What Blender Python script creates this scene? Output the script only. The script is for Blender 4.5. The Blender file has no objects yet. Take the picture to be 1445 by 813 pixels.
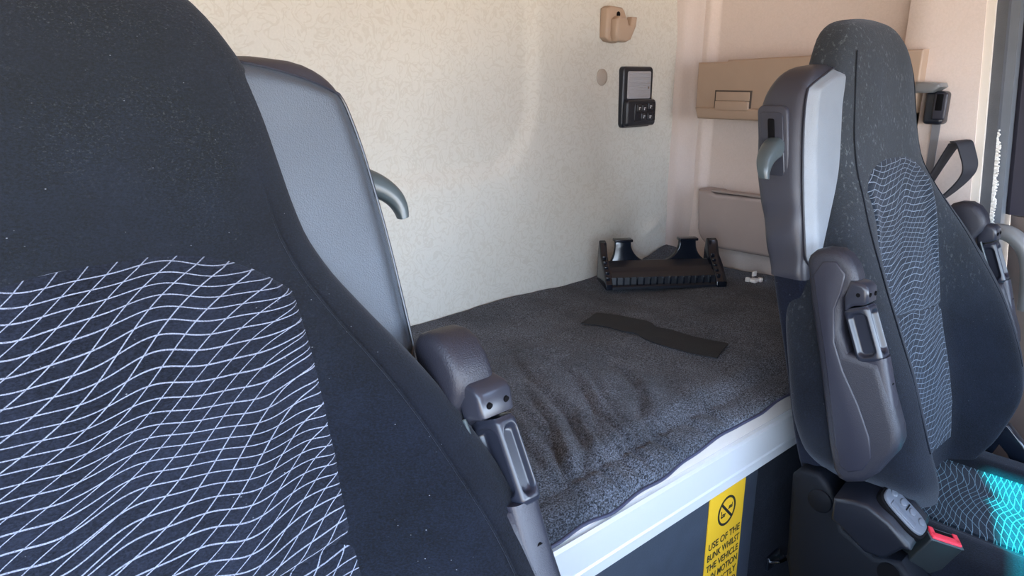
import bpy, bmesh, math, random
from mathutils import Vector, Matrix, noise
random.seed(7)
H = 1.32                      # eye height above the cab floor; shapes below are written relative to it
C = bpy.context.scene.collection
PI = math.pi

# ---------------------------------------------------------------- helpers
def lerp(a, b, t): return a + (b - a) * t
def sstep(a, b, x):
    t = max(0.0, min(1.0, (x - a) / (b - a))) if a != b else 0.0
    return t * t * (3 - 2 * t)
def table(pts):
    pts = sorted(pts)
    n = len(pts)
    xs = [p[0] for p in pts]; ys = [p[1] for p in pts]
    d = [(ys[i + 1] - ys[i]) / (xs[i + 1] - xs[i]) for i in range(n - 1)]
    m = [d[0]] + [0 if d[i - 1] * d[i] <= 0 else 2 * d[i - 1] * d[i] / (d[i - 1] + d[i]) for i in range(1, n - 1)] + [d[-1]]
    def f(x):
        if x <= xs[0]: return ys[0]
        if x >= xs[-1]: return ys[-1]
        for i in range(n - 1):
            if x <= xs[i + 1]:
                h = xs[i + 1] - xs[i]; t = (x - xs[i]) / h
                return ((2*t**3 - 3*t*t + 1) * ys[i] + (t**3 - 2*t*t + t) * h * m[i]
                        + (3*t*t - 2*t**3) * ys[i + 1] + (t**3 - t*t) * h * m[i + 1])
    return f
def spw(v, p): return math.copysign(abs(v) ** p, v)

class MB:
    """collects shapes, then links them as ONE mesh object"""
    def __init__(s): s.bm = bmesh.new(); s.uv = None
    def _merge(s, b):
        bmesh.ops.recalc_face_normals(b, faces=b.faces[:])
        me = bpy.data.meshes.new('tmp'); b.to_mesh(me); b.free(); s.bm.from_mesh(me); bpy.data.meshes.remove(me)
    def _bevel(s, b, r, seg=3, ang=30):
        if r <= 0: return
        es = [e for e in b.edges if len(e.link_faces) == 2 and e.calc_face_angle(0) > math.radians(ang)]
        bmesh.ops.bevel(b, geom=es, offset=r, segments=seg, affect='EDGES', profile=0.5, clamp_overlap=True)
    def box(s, c, size, r=0.0, rot=None, seg=3):
        b = bmesh.new(); bmesh.ops.create_cube(b, size=1)
        for v in b.verts: v.co = Vector((v.co.x * size[0], v.co.y * size[1], v.co.z * size[2]))
        s._bevel(b, r, seg)
        M = Matrix.Translation(c) @ (rot.to_4x4() if rot is not None else Matrix())
        b.transform(M); s._merge(b); return s
    def prism(s, poly, to3, a, d, r=0.0, seg=3, ang=20):
        """poly: 2-D outline; to3(p, q, w) -> point; extruded from w=a to w=d"""
        b = bmesh.new()
        A = [b.verts.new(to3(p, q, a)) for p, q in poly]; B = [b.verts.new(to3(p, q, d)) for p, q in poly]
        n = len(poly)
        b.faces.new(A); b.faces.new(B[::-1])
        for i in range(n): b.faces.new((A[i], B[i], B[(i + 1) % n], A[(i + 1) % n]))
        bmesh.ops.recalc_face_normals(b, faces=b.faces[:])
        if r > 0:
            caps = [f for f in b.faces if len(f.verts) == n and n > 4] or [f for f in b.faces][:2]
            es = set()
            for f in caps:
                for e in f.edges: es.add(e)
            bmesh.ops.bevel(b, geom=list(es), offset=r, segments=seg, affect='EDGES', profile=0.5, clamp_overlap=True)
        s._merge(b); return s
    def loft(s, rings, caps=True, closed=True):
        b = bmesh.new(); R = [[b.verts.new(p) for p in r] for r in rings]; n = len(R[0])
        for i in range(len(R) - 1):
            for j in range(n if closed else n - 1):
                k = (j + 1) % n
                b.faces.new((R[i][j], R[i][k], R[i + 1][k], R[i + 1][j]))
        if caps and closed: b.faces.new(R[0][::-1]); b.faces.new(R[-1])
        s._merge(b); return s
    def tube(s, path, r, n=12, flat=1.0, up=None):
        P = [Vector(p) for p in path]; rings = []
        last = None
        for i, p in enumerate(P):
            t = (P[min(i + 1, len(P) - 1)] - P[max(i - 1, 0)]).normalized()
            if last is None:
                ref = Vector(up) if up else (Vector((0, 0, 1)) if abs(t.z) < .9 else Vector((1, 0, 0)))
                a = (ref - t * ref.dot(t)).normalized()
            else: a = (last - t * last.dot(t)).normalized()
            last = a; bb = t.cross(a); rr = r[i] if isinstance(r, (list, tuple)) else r
            rings.append([p + a * rr * math.cos(2*PI*k/n) + bb * rr * flat * math.sin(2*PI*k/n) for k in range(n)])
        return s.loft(rings)
    def cyl(s, p0, p1, r0, r1=None, n=24, bev=0.0):
        p0 = Vector(p0); p1 = Vector(p1); r1 = r0 if r1 is None else r1; t = (p1 - p0).normalized()
        if bev > 0: return s.tube([p0, p0, p1 - t * bev, p1 - t * bev * .3, p1], [r0, r0, r1, r1 - bev * .5, r1 - bev], n)
        return s.tube([p0, p1], [r0, r1], n)
    def grid(s, f, nu, nv, uv=None, thick=0.0):
        """f(a,b)->point for a,b in 0..1"""
        b = bmesh.new(); L = b.loops.layers.uv.new('UVMap') if uv else None
        V = [[b.verts.new(f(i / nu, j / nv)) for i in range(nu + 1)] for j in range(nv + 1)]
        for j in range(nv):
            for i in range(nu):
                fc = b.faces.new((V[j][i], V[j][i + 1], V[j + 1][i + 1], V[j + 1][i]))
                if uv:
                    for lp, (ii, jj) in zip(fc.loops, ((i, j), (i + 1, j), (i + 1, j + 1), (i, j + 1))): lp[L].uv = uv(ii / nu, jj / nv)
        me = bpy.data.meshes.new('tmp'); b.to_mesh(me); b.free(); s.bm.from_mesh(me); bpy.data.meshes.remove(me); return s
    def build(s, name, mat, parent=None, loc=None, smooth=35, label=None):
        if parent is not None: base = ROOT[parent.name]
        else:
            if loc is None:
                xs = [v.co for v in s.bm.verts]
                loc = (sum(v.x for v in xs)/len(xs), sum(v.y for v in xs)/len(xs), min(v.z for v in xs))
            base = Vector(loc)
        me = bpy.data.meshes.new(name)
        for v in s.bm.verts: v.co -= base
        s.bm.to_mesh(me); s.bm.free()
        me.polygons.foreach_set('use_smooth', [True] * len(me.polygons))
        me.set_sharp_from_angle(angle=math.radians(smooth))
        me.materials.append(mat)
        o = bpy.data.objects.new(name, me); C.objects.link(o)
        ROOT[o.name] = base
        if parent is not None: o.parent = parent
        else: o.location = base + Vector((0, 0, H))
        if label: o['label'] = label
        return o
ROOT = {}
def thing(name, label, cat, loc, group=None):
    o = bpy.data.objects.new(name, None); C.objects.link(o); o.empty_display_size = .05
    o.location = Vector(loc) + Vector((0, 0, H)); ROOT[o.name] = Vector(loc)
    return tag(o, label, cat, group)
def tag(o, label, cat, group=None):
    o['label'] = label; o['category'] = cat
    if group: o['group'] = group
    return o
def struct(o): o['kind'] = 'structure'; return o

# ---------------------------------------------------------------- materials
def new_mat(name):
    m = bpy.data.materials.new(name); m.use_nodes = True
    nt = m.node_tree; return m, nt, nt.nodes['Principled BSDF']
def N(nt, t, **kw):
    n = nt.nodes.new(t)
    for k, v in kw.items():
        if k in n.inputs.keys(): n.inputs[k].default_value = v
        else: setattr(n, k, v)
    return n
def M_(nt, op, a, b=None, c=None):
    n = nt.nodes.new('ShaderNodeMath'); n.operation = op
    for i, x in enumerate((a, b, c)):
        if x is None: continue
        if isinstance(x, (int, float)): n.inputs[i].default_value = x
        else: nt.links.new(x, n.inputs[i])
    return n.outputs[0]
def mixc(nt, fac, a, b):
    n = nt.nodes.new('ShaderNodeMix'); n.data_type = 'RGBA'
    for sock, x in ((n.inputs[0], fac), (n.inputs[6], a), (n.inputs[7], b)):
        if isinstance(x, (int, float)): sock.default_value = x
        elif isinstance(x, tuple): sock.default_value = (*x, 1) if len(x) == 3 else x
        else: nt.links.new(x, sock)
    return n.outputs[2]
def ramp(nt, x, stops):
    n = nt.nodes.new('ShaderNodeValToRGB'); e = n.color_ramp.elements
    for i, (p, c) in enumerate(stops):
        k = e[i] if i < 2 else e.new(p)
        k.position = p; k.color = (c, c, c, 1) if isinstance(c, (int, float)) else (*c, 1)
    nt.links.new(x, n.inputs[0]); return n.outputs[0]
def bump(nt, h, strength, dist, bs):
    n = N(nt, 'ShaderNodeBump', Strength=strength, Distance=dist); nt.links.new(h, n.inputs['Height']); nt.links.new(n.outputs[0], bs.inputs['Normal'])
def objco(nt, scale=(1, 1, 1)):
    t = nt.nodes.new('ShaderNodeTexCoord'); m = nt.nodes.new('ShaderNodeMapping'); m.inputs['Scale'].default_value = scale
    nt.links.new(t.outputs['Object'], m.inputs[0]); return m.outputs[0]
def noise_t(nt, vec, scale, detail=3, rough=.5, dist=0):
    n = N(nt, 'ShaderNodeTexNoise', Scale=scale, Detail=detail, Roughness=rough, Distortion=dist); nt.links.new(vec, n.inputs['Vector']); return n.outputs[0]

def plain(name, col, rough=.5, metal=0, grain=0, gscale=900, gstr=.25, spec=.5, var=0):
    m, nt, bs = new_mat(name)
    bs.inputs['Base Color'].default_value = (*col, 1); bs.inputs['Roughness'].default_value = rough
    bs.inputs['Metallic'].default_value = metal; bs.inputs['Specular IOR Level'].default_value = spec
    v = objco(nt)
    if grain: bump(nt, noise_t(nt, v, gscale, 2), gstr, grain, bs)
    if var:
        f = noise_t(nt, v, 22, 4)
        nt.links.new(mixc(nt, f, tuple(c * (1 - var) for c in col), tuple(min(1, c * (1 + var)) for c in col)), bs.inputs['Base Color'])
    return m

LINT = (.30, .32, .36)
def fuzz(nt, base, streak=(1, 1, 1), amt=.6):
    """dark plush: short fibres, patchy wear and a few light lint specks"""
    v = objco(nt); vs = objco(nt, streak)
    f1 = noise_t(nt, vs, 420, 3, .65); f2 = noise_t(nt, v, 14, 4, .6)
    k = M_(nt, 'ADD', M_(nt, 'MULTIPLY', ramp(nt, f1, ((.38, 0), (.72, 1))), .7), M_(nt, 'MULTIPLY', ramp(nt, f2, ((.35, 0), (.7, 1))), .3))
    lo = tuple(c * (1 - amt) for c in base); hi = tuple(c * (1 + 4.5 * amt) for c in base)
    col = mixc(nt, k, lo, hi)
    vo = N(nt, 'ShaderNodeTexVoronoi', Scale=95.0); nt.links.new(objco(nt, (1, 1, 1.6)), vo.inputs['Vector'])
    sp = ramp(nt, vo.outputs['Distance'], ((.035, 1), (.075, 0)))
    gate = ramp(nt, noise_t(nt, v, 45, 2), ((.52, 0), (.64, 1)))
    sp = M_(nt, 'MULTIPLY', M_(nt, 'MULTIPLY', sp, gate), .6)
    return mixc(nt, sp, col, LINT), f1
def fabric(name, base, amt=.6, sheen=.16, dust_light=0, fsc=170, z0=.85, z1=1.2):
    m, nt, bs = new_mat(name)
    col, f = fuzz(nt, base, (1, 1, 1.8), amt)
    if dust_light:      # pale dusty crumbs, plus light on the head part put into the colour
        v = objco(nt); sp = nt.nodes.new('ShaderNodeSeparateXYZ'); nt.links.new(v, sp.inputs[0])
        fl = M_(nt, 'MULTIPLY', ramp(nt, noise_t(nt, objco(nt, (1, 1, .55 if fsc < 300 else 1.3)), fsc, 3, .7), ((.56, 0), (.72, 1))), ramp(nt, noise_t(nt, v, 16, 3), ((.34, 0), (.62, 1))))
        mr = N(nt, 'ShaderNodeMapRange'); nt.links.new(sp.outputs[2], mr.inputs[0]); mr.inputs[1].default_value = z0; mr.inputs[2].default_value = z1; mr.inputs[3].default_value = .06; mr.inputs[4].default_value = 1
        col = mixc(nt, M_(nt, 'MULTIPLY', M_(nt, 'ADD', M_(nt, 'MULTIPLY', fl, .30), .085), M_(nt, 'MULTIPLY', mr.outputs[0], dust_light)), col, (.20, .225, .235))
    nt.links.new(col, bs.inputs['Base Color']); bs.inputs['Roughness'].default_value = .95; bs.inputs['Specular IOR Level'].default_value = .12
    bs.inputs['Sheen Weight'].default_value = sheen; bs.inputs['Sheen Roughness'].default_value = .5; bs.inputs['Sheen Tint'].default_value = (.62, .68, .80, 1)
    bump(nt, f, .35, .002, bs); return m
def pattern(name, base, line, flip=1, k=1.0, wid=.00042):
    m, nt, bs = new_mat(name)
    col, f = fuzz(nt, base, (1, 1, 1.8), .5)
    uv = nt.nodes.new('ShaderNodeUVMap'); uv.uv_map = 'UVMap'; sx = nt.nodes.new('ShaderNodeSeparateXYZ'); nt.links.new(uv.outputs[0], sx.inputs[0])
    u = M_(nt, 'MULTIPLY', sx.outputs[0], flip); z = sx.outputs[1]
    def sin(arg, amp): return M_(nt, 'MULTIPLY', M_(nt, 'SINE', arg), amp)
    def lin(a, b, c): return M_(nt, 'ADD', M_(nt, 'ADD', M_(nt, 'MULTIPLY', u, a), M_(nt, 'MULTIPLY', z, b)), c)
    fa = M_(nt, 'ADD', M_(nt, 'ADD', z, sin(lin(-42, 9, .9), .0050)), M_(nt, 'ADD', sin(lin(14, 46, 0), .0040), sin(lin(90, -38, 2), .0013)))
    fb = M_(nt, 'ADD', lin(-.62, 1, 0), M_(nt, 'ADD', sin(lin(24, 17, .4), .0065), sin(lin(-20, 52, 1), .004)))
    def lines(g, sp):
        t = M_(nt, 'ABSOLUTE', M_(nt, 'SUBTRACT', M_(nt, 'FRACT', M_(nt, 'MULTIPLY', g, 1 / sp)), .5))
        return ramp(nt, t, ((wid / sp * .75, 1), (wid / sp * 1.35, 0)))
    ln = M_(nt, 'MAXIMUM', lines(fa, .0094 * k), lines(fb, .0155 * k))
    stitch = ramp(nt, noise_t(nt, uv.outputs[0], 900, 1), ((.3, .45), (.55, 1)))
    ln = M_(nt, 'MULTIPLY', ln, stitch)
    nt.links.new(mixc(nt, ln, col, line), bs.inputs['Base Color'])
    bs.inputs['Roughness'].default_value = .95; bs.inputs['Specular IOR Level'].default_value = .1
    bs.inputs['Sheen Weight'].default_value = .2; bs.inputs['Sheen Tint'].default_value = (.62, .68, .80, 1)
    bump(nt, M_(nt, 'ADD', f, M_(nt, 'MULTIPLY', ln, -.8)), .35, .002, bs); return m
def wallcloth(name, base, leaf, amt=1.0):
    m, nt, bs = new_mat(name); v = objco(nt)
    a = noise_t(nt, v, 30, 1.5, .4, 2.4)
    band = ramp(nt, a, ((.44, 0), (.475, 1), (.52, 1), (.555, 0)))
    b = noise_t(nt, objco(nt, (1, 1, 1)), 7, 4, .55); fine = noise_t(nt, v, 260, 2)
    c1 = mixc(nt, M_(nt, 'MULTIPLY', band, .52 * amt), base, leaf)
    c2 = mixc(nt, ramp(nt, b, ((.35, 0), (.75, .22))), c1, tuple(x * .82 for x in base))
    c3 = mixc(nt, ramp(nt, fine, ((.4, .10), (.7, 0))), c2, tuple(x * .6 for x in base))
    nt.links.new(c3, bs.inputs['Base Color']); bs.inputs['Roughness'].default_value = .85; bs.inputs['Specular IOR Level'].default_value = .2
    bump(nt, M_(nt, 'ADD', fine, M_(nt, 'MULTIPLY', band, .5)), .12, .002, bs); return m

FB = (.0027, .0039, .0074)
MT = dict(
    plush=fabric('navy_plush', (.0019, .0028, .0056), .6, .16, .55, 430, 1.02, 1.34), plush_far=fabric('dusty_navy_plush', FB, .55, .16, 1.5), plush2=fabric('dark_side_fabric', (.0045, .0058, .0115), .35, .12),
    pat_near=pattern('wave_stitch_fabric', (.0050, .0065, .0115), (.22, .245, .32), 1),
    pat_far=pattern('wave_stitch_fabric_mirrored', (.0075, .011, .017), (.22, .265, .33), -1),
    pat_seat=pattern('wave_stitch_fabric_cushion', (.006, .011, .017), (.22, .35, .42), -1),
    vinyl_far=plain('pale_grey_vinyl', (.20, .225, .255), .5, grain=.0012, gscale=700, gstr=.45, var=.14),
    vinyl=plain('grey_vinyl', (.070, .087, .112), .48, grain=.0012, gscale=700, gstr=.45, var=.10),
    shell=plain('grey_shell_plastic', (.031, .032, .044), .40, grain=.0008, gscale=1100, gstr=.25),
    arm=plain('armrest_plastic', (.022, .023, .036), .40, grain=.0010, gscale=800, gstr=.35),
    armpad=plain('armrest_pad_rubber', (.019, .020, .030), .46, grain=.0012, gscale=650, gstr=.5),
    hinge=plain('satin_dark_plastic', (.026, .028, .040), .28),
    roller=plain('roller_plastic', (.019, .022, .034), .28),
    black=plain('black_plastic', (.010, .013, .020), .32),
    hole=plain('screw_black', (.003, .003, .004), .7, spec=.1),
    deep=plain('dark_base_plastic', (.0022, .0034, .0066), .6, spec=.22, grain=.0008, gscale=600),
    gloss=plain('glossy_black_plastic', (.006, .009, .016), .16),
    pod=plain('pod_plastic', (.006, .0075, .013), .42, grain=.0008, gscale=800),
    lever=plain('lever_grey', (.055, .072, .080), .28),
    wall=wallcloth('leaf_wallcloth', (.585, .565, .505), (.49, .455, .385)),
    side=wallcloth('side_wallcloth', (.66, .565, .51), (.60, .51, .445), .5),
    trimcloth=wallcloth('corner_trim', (.60, .52, .475), (.58, .50, .45), .2),
    roofm=plain('headlining', (.55, .38, .265), .9),
    tan=plain('tan_plastic', (.385, .280, .205), .5, grain=.0006, gscale=900, gstr=.2, var=.05),
    taupe=plain('taupe_pocket', (.36, .30, .275), .6, grain=.0006, gscale=700, gstr=.2, var=.06),
    plug=plain('plug_grey', (.36, .31, .26), .55),
    board=plain('pale_board', (.46, .425, .395), .7, var=.10),
    floor=fabric('floor_carpet', (.010, .011, .013), .6, .05), panel=plain('bunk_panel_cloth', (.027, .037, .054), .75, grain=.0015, gscale=500, gstr=.4, var=.25),
    kick=fabric('dark_kick_carpet', (.006, .0075, .012), .6, .05),
    seal=plain('door_seal_rubber', (.075, .080, .090), .6, grain=.001, gscale=400, gstr=.5, var=.3),
    seal2=plain('door_frame_grey', (.14, .155, .175), .45, var=.15), dooredge=plain('door_upper_dark', (.030, .027, .040), .35),
    doorcard=plain('door_card', (.20, .155, .135), .4, var=.1), lip=plain('trim_lip', (.72, .66, .58), .5),
    latchdark=plain('latch_shadow_gap', (.06, .045, .035), .6),
    white=plain('white_plastic', (.72, .70, .65), .4), chrome=plain('chrome', (.75, .76, .78), .15, 1),
    yellow=plain('sticker_yellow', (.80, .47, .025), .42), ink=plain('sticker_ink', (.012, .012, .012), .6),
    red=plain('buckle_red', (.78, .045, .075), .45), buckle=plain('buckle_black', (.016, .020, .022), .35),
    strap=plain('black_webbing', (.006, .0085, .013), .8, grain=.0015, gscale=500, gstr=.6), grip=plain('grab_grey', (.17, .175, .18), .35, var=.1),
    belt=plain('grey_belt_webbing', (.16, .16, .17), .7), loop=plain('loop_webbing', (.018, .019, .026), .7),
    dash=plain('dash_dark', (.03, .03, .034), .6), btn=plain('control_grey', (.11, .125, .15), .35),
    mark=plain('symbol_white', (.55, .57, .6), .5), pipe=plain('hem_piping', (.040, .045, .085), .6),
)
# bunk rail: satin aluminium
m, nt, bs = new_mat('satin_aluminium'); bs.inputs['Metallic'].default_value = .45; bs.inputs['Base Color'].default_value = (.86, .88, .90, 1)
v = objco(nt, (1.5, 6, 6)); nz = noise_t(nt, v, 2, 1); nt.links.new(ramp(nt, nz, ((.3, .29), (.7, .33))), bs.inputs['Roughness']); MT['alu'] = m
# lamp lens: ribbed clear plastic
m, nt, bs = new_mat('lamp_lens'); bs.inputs['Base Color'].default_value = (.34, .34, .36, 1); bs.inputs['Roughness'].default_value = .25; MT['lens'] = m
# mattress: brushed grey-black felt with light flecks
m, nt, bs = new_mat('mattress_felt'); v = objco(nt)
f = noise_t(nt, objco(nt, (1, 1.5, 1)), 330, 5, .78); g = noise_t(nt, v, 9, 5, .6); h = noise_t(nt, v, 90, 3)
k = M_(nt, 'MULTIPLY', ramp(nt, f, ((.44, 0), (.64, 1))), ramp(nt, g, ((.30, .35), (.68, 1))))
col = mixc(nt, k, (.008, .0095, .013), (.25, .285, .36))
vo = N(nt, 'ShaderNodeTexVoronoi', Scale=60.0); nt.links.new(v, vo.inputs['Vector'])
sp = M_(nt, 'MULTIPLY', ramp(nt, vo.outputs['Distance'], ((.04, 1), (.08, 0))), ramp(nt, noise_t(nt, v, 30, 2), ((.62, 0), (.7, 1))))
nt.links.new(mixc(nt, sp, col, (.45, .45, .47)), bs.inputs['Base Color']); bs.inputs['Roughness'].default_value = 1; bs.inputs['Specular IOR Level'].default_value = .05
bs.inputs['Sheen Weight'].default_value = .12
bump(nt, M_(nt, 'ADD', f, M_(nt, 'MULTIPLY', h, .6)), .6, .003, bs); MT['felt'] = m

# ---------------------------------------------------------------- the cab shell
YB, XR, XL, ZR = 1.25, 1.83, -.42, .70
def relief_back(x, z):
    # shallow padded field with a rounded lower right corner, plus soft lumps in the cloth
    x1, z0, r = 1.235, -.212, .15
    dx, dz = x - (x1 - r), (z0 + r) - z
    sd = math.hypot(max(dx, 0), max(dz, 0)) + min(max(dx, dz), 0) - r
    t = sstep(-.022, .022, sd)
    fade = 1 - .5 * sstep(.02, .25, z)
    l = noise.noise(Vector((x * 4, z * 4, 3))) * .006 + noise.noise(Vector((x * 13, z * 13, 7))) * .0015
    dent = .010 * math.exp(-((x - 1.72 - (z + .42) * 1.2) / .03) ** 2 - ((z + .42) / .02) ** 2) + .008 * math.exp(-((x - 1.52) / .10) ** 2 - ((z + .36) / .06) ** 2)
    return .016 * t * fade + l + dent
struct(MB().grid(lambda a, b: (lerp(XL, XR, a), YB + .016 - relief_back(lerp(XL, XR, a), lerp(-1.32, ZR, b)) + .0, lerp(-1.32, ZR, b)), 300, 240).build('wall_back', MT['wall']))
def relief_side(y, z):
    # raised border around a recessed field, lower rear corner rounded
    y1, z0, r = 1.165, -.475, .085
    dy, dz = y - (y1 - r), (z0 + r) - z
    sd = math.hypot(max(dy, 0), max(dz, 0)) + min(max(dy, dz), 0) - r
    return .022 * sstep(-.012, .012, sd) + noise.noise(Vector((y * 5, z * 5, 9))) * .003
struct(MB().grid(lambda a, b: (XR + .022 - relief_side(lerp(.60, 1.30, a), lerp(-1.32, ZR, b)), lerp(.60, 1.30, a), lerp(-1.32, ZR, b)), 160, 260).build('wall_right', MT['side']))
# soft corner cover between the rear wall and the right wall
prof = [(1.790, 1.262), (1.792, 1.236), (1.800, 1.226), (1.812, 1.219), (1.824, 1.205), (1.832, 1.185), (1.846, 1.18), (1.86, 1.27)]
struct(MB().prism(prof, lambda p, q, w: (p, q, w), -1.32, ZR).build('trim_1', MT['trimcloth'], smooth=60))
# pillar cover beside the far door, leaning with the door opening
def ydoor(z): return .015 + _yd(z)
def _yd(z): return .476 + (z - .15) * (.476 - .44) / .45 if z > -.3 else .44 + (z + .3) * .10
def strip(name, mat, xa, xb, y0, y1, z0=-1.32, z1=ZR, dent=0):
    rings = []
    for i in range(41):
        z = lerp(z0, z1, i / 40); y = ydoor(z)
        rings.append([(xb, y + y0, z), (xa, y + y0, z), (xa, y + y1, z), (xb, y + y1, z)])
    return MB().loft(rings).build(name, mat)
struct(MB().loft([[(1.90, .66, z), (1.805, .655, z), (1.795, .628, z), (1.798, .60, z), (1.803, ydoor(z) + .016, z), (1.90, ydoor(z) + .016, z)] for z in (-1.32, -.8, -.3, .15, ZR)]).build('trim_2', MT['side'], smooth=50))
struct(strip('trim_3', MT['lip'], 1.806, 1.90, .000, .0165))
struct(strip('trim_4', MT['seal'], 1.815, 1.90, -.0205, .0005))
struct(strip('trim_5', MT['seal2'], 1.835, 1.91, -.037, -.020))
# worn white fringe along the seal
mb = MB()
for i in range(320):
    z = lerp(-.66, -.11, i / 319); y = ydoor(z) - .020; r = random.uniform(.6, 1)
    mb.box((1.818 + .004 * random.random(), y + random.uniform(-.004, .003), z), (.006, .012 * r * sstep(-.10, -.17, z) + .003, .005 * r), .001, Matrix.Rotation(random.uniform(-.6, .6), 3, 'X'), 1)
fr = mb.build('seal_fringe', MT['white']); tag(fr, 'frayed white seal fringe hanging along the far door frame', 'seal fringe')
# far door: dark upper frame and a brown lower card
door = MB().loft([[(1.87, ydoor(z) - .036, z), (1.862, ydoor(z) - .046, z), (1.86, -1.5, z), (1.93, -1.5, z), (1.93, ydoor(z) - .036, z)] for z in [lerp(-.29, ZR, i / 12) for i in range(13)]]).build('door_1', MT['dooredge'])
struct(door)
MB().loft([[(1.872, ydoor(z) - .046, z), (1.858, ydoor(z) - .065, z), (1.85 , .2, z), (1.86, -1.5, z), (1.94, -1.5, z), (1.94, ydoor(z) - .046, z)] for z in [lerp(-1.25, -.292, i / 12) for i in range(13)]]).build('door_card', MT['doorcard'], door)
struct(MB().box(((XL - .2 + 2.0) / 2, -.1, -1.345), (2.6, 2.9, .05)).build('floor', MT['floor']))
# roof with a made-up gap, shaped to cut the sun patch on the far seat
mb = MB(); zt = ZR + .02
SUN_EL = math.radians(62); sh = (zt + .72) / math.tan(SUN_EL)
def yline(x): return .298 + (x - 1.507) * .347 - sh
for poly in ([(XL, -1.6), (1.05, -1.6), (1.05, 1.3), (XL, 1.3)], [(1.497, -1.6), (1.95, -1.6), (1.95, 1.3), (1.497, 1.3)],
             [(1.05, yline(1.05)), (1.37, yline(1.37)), (1.385, yline(1.385) + .010), (1.40, yline(1.40) - .012), (1.44, yline(1.44)), (1.497, yline(1.497) + .01), (1.497, 1.3), (1.05, 1.3)], [(1.05, -1.6), (1.497, -1.6), (1.497, -.95), (1.05, -.95)]):
    mb.prism(poly, lambda p, q, w: (p, q, w), ZR, zt)
struct(mb.build('ceiling', MT['roofm']))
struct(MB().box(((XL + 1.95) / 2, -1.05, -.86), (2.4, .5, .92), .05).build('wall_front', MT['dash']))
struct(MB().box(((XL + 1.95) / 2, -1.62, .46), (2.4, .04, .50)).build('shade_header_front', MT['roofm']))  # unseen header panel, added to keep sky light off the upper rear wall
struct(MB().box((XL - .02, -.5, .46), (.04, 2.2, .50)).build('shade_header_left', MT['roofm']))  # same over the left door opening, unseen and added for its shade
struct(MB().box((XL - .02, .96, -.31), (.04, .72, 2.02)).build('wall_left', MT['side']))

# ---------------------------------------------------------------- the seats (u: towards the aisle, y: towards the rear)
w_of = table([(.094, .03), (.091, .062), (.085, .088), (.074, .108), (.06, .122), (.03, .142), (.0, .156), (-.08, .170), (-.14, .178), (-.175, .190), (-.21, .210), (-.27, .247), (-.33, .274), (-.42, .303), (-.52, .314), (-.58, .298), (-.62, .262), (-.655, .215), (-.685, .15), (-.70, .09)])
yc_of = table([(.094, .565), (.085, .549), (.07, .537), (.04, .523), (0, .513), (-.1, .497), (-.19, .472), (-.32, .44), (-.45, .405), (-.55, .375), (-.70, .34)])
yr_of = table([(.094, .585), (.085, .600), (.06, .608), (0, .606), (-.2, .585), (-.30, .555), (-.45, .515), (-.62, .470), (-.70, .42)])
bol_of = table([(.1, 0), (-.14, 0), (-.2, .012), (-.3, .045), (-.45, .086), (-.58, .095), (-.66, .065), (-.70, .03)])
ex_of = table([(.1, 3.6), (-.15, 4.2), (-.35, 6.5), (-.70, 6.5)])
def surf(u, z, off=0.0):
    w = w_of(z); r = min(1, abs(u) / w)
    yf = yc_of(z) - bol_of(z) * sstep(.42, .80, r); yr = yr_of(z)
    n = ex_of(z); v = -(max(0, 1 - r ** n)) ** (1 / n)
    return (yf + yr) / 2 + (yr - yf) / 2 * v - off
uo_of = table([(.018, .17), (.014, .205), (.006, .226), (-.01, .246), (-.03, .257), (-.09, .269), (-.20, .278), (-.32, .281), (-.45, .278), (-.62, .268), (-.68, .248)])
hf_of = table([(.018, .560), (.012, .546), (0, .538), (-.05, .532), (-.2, .509), (-.28, .495), (-.33, .487), (-.45, .462), (-.68, .42)])
hr_of = table([(.018, .575), (.012, .590), (0, .600), (-.05, .613), (-.14, .605), (-.22, .583), (-.32, .556), (-.45, .523), (-.62, .484), (-.68, .46)])
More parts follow.
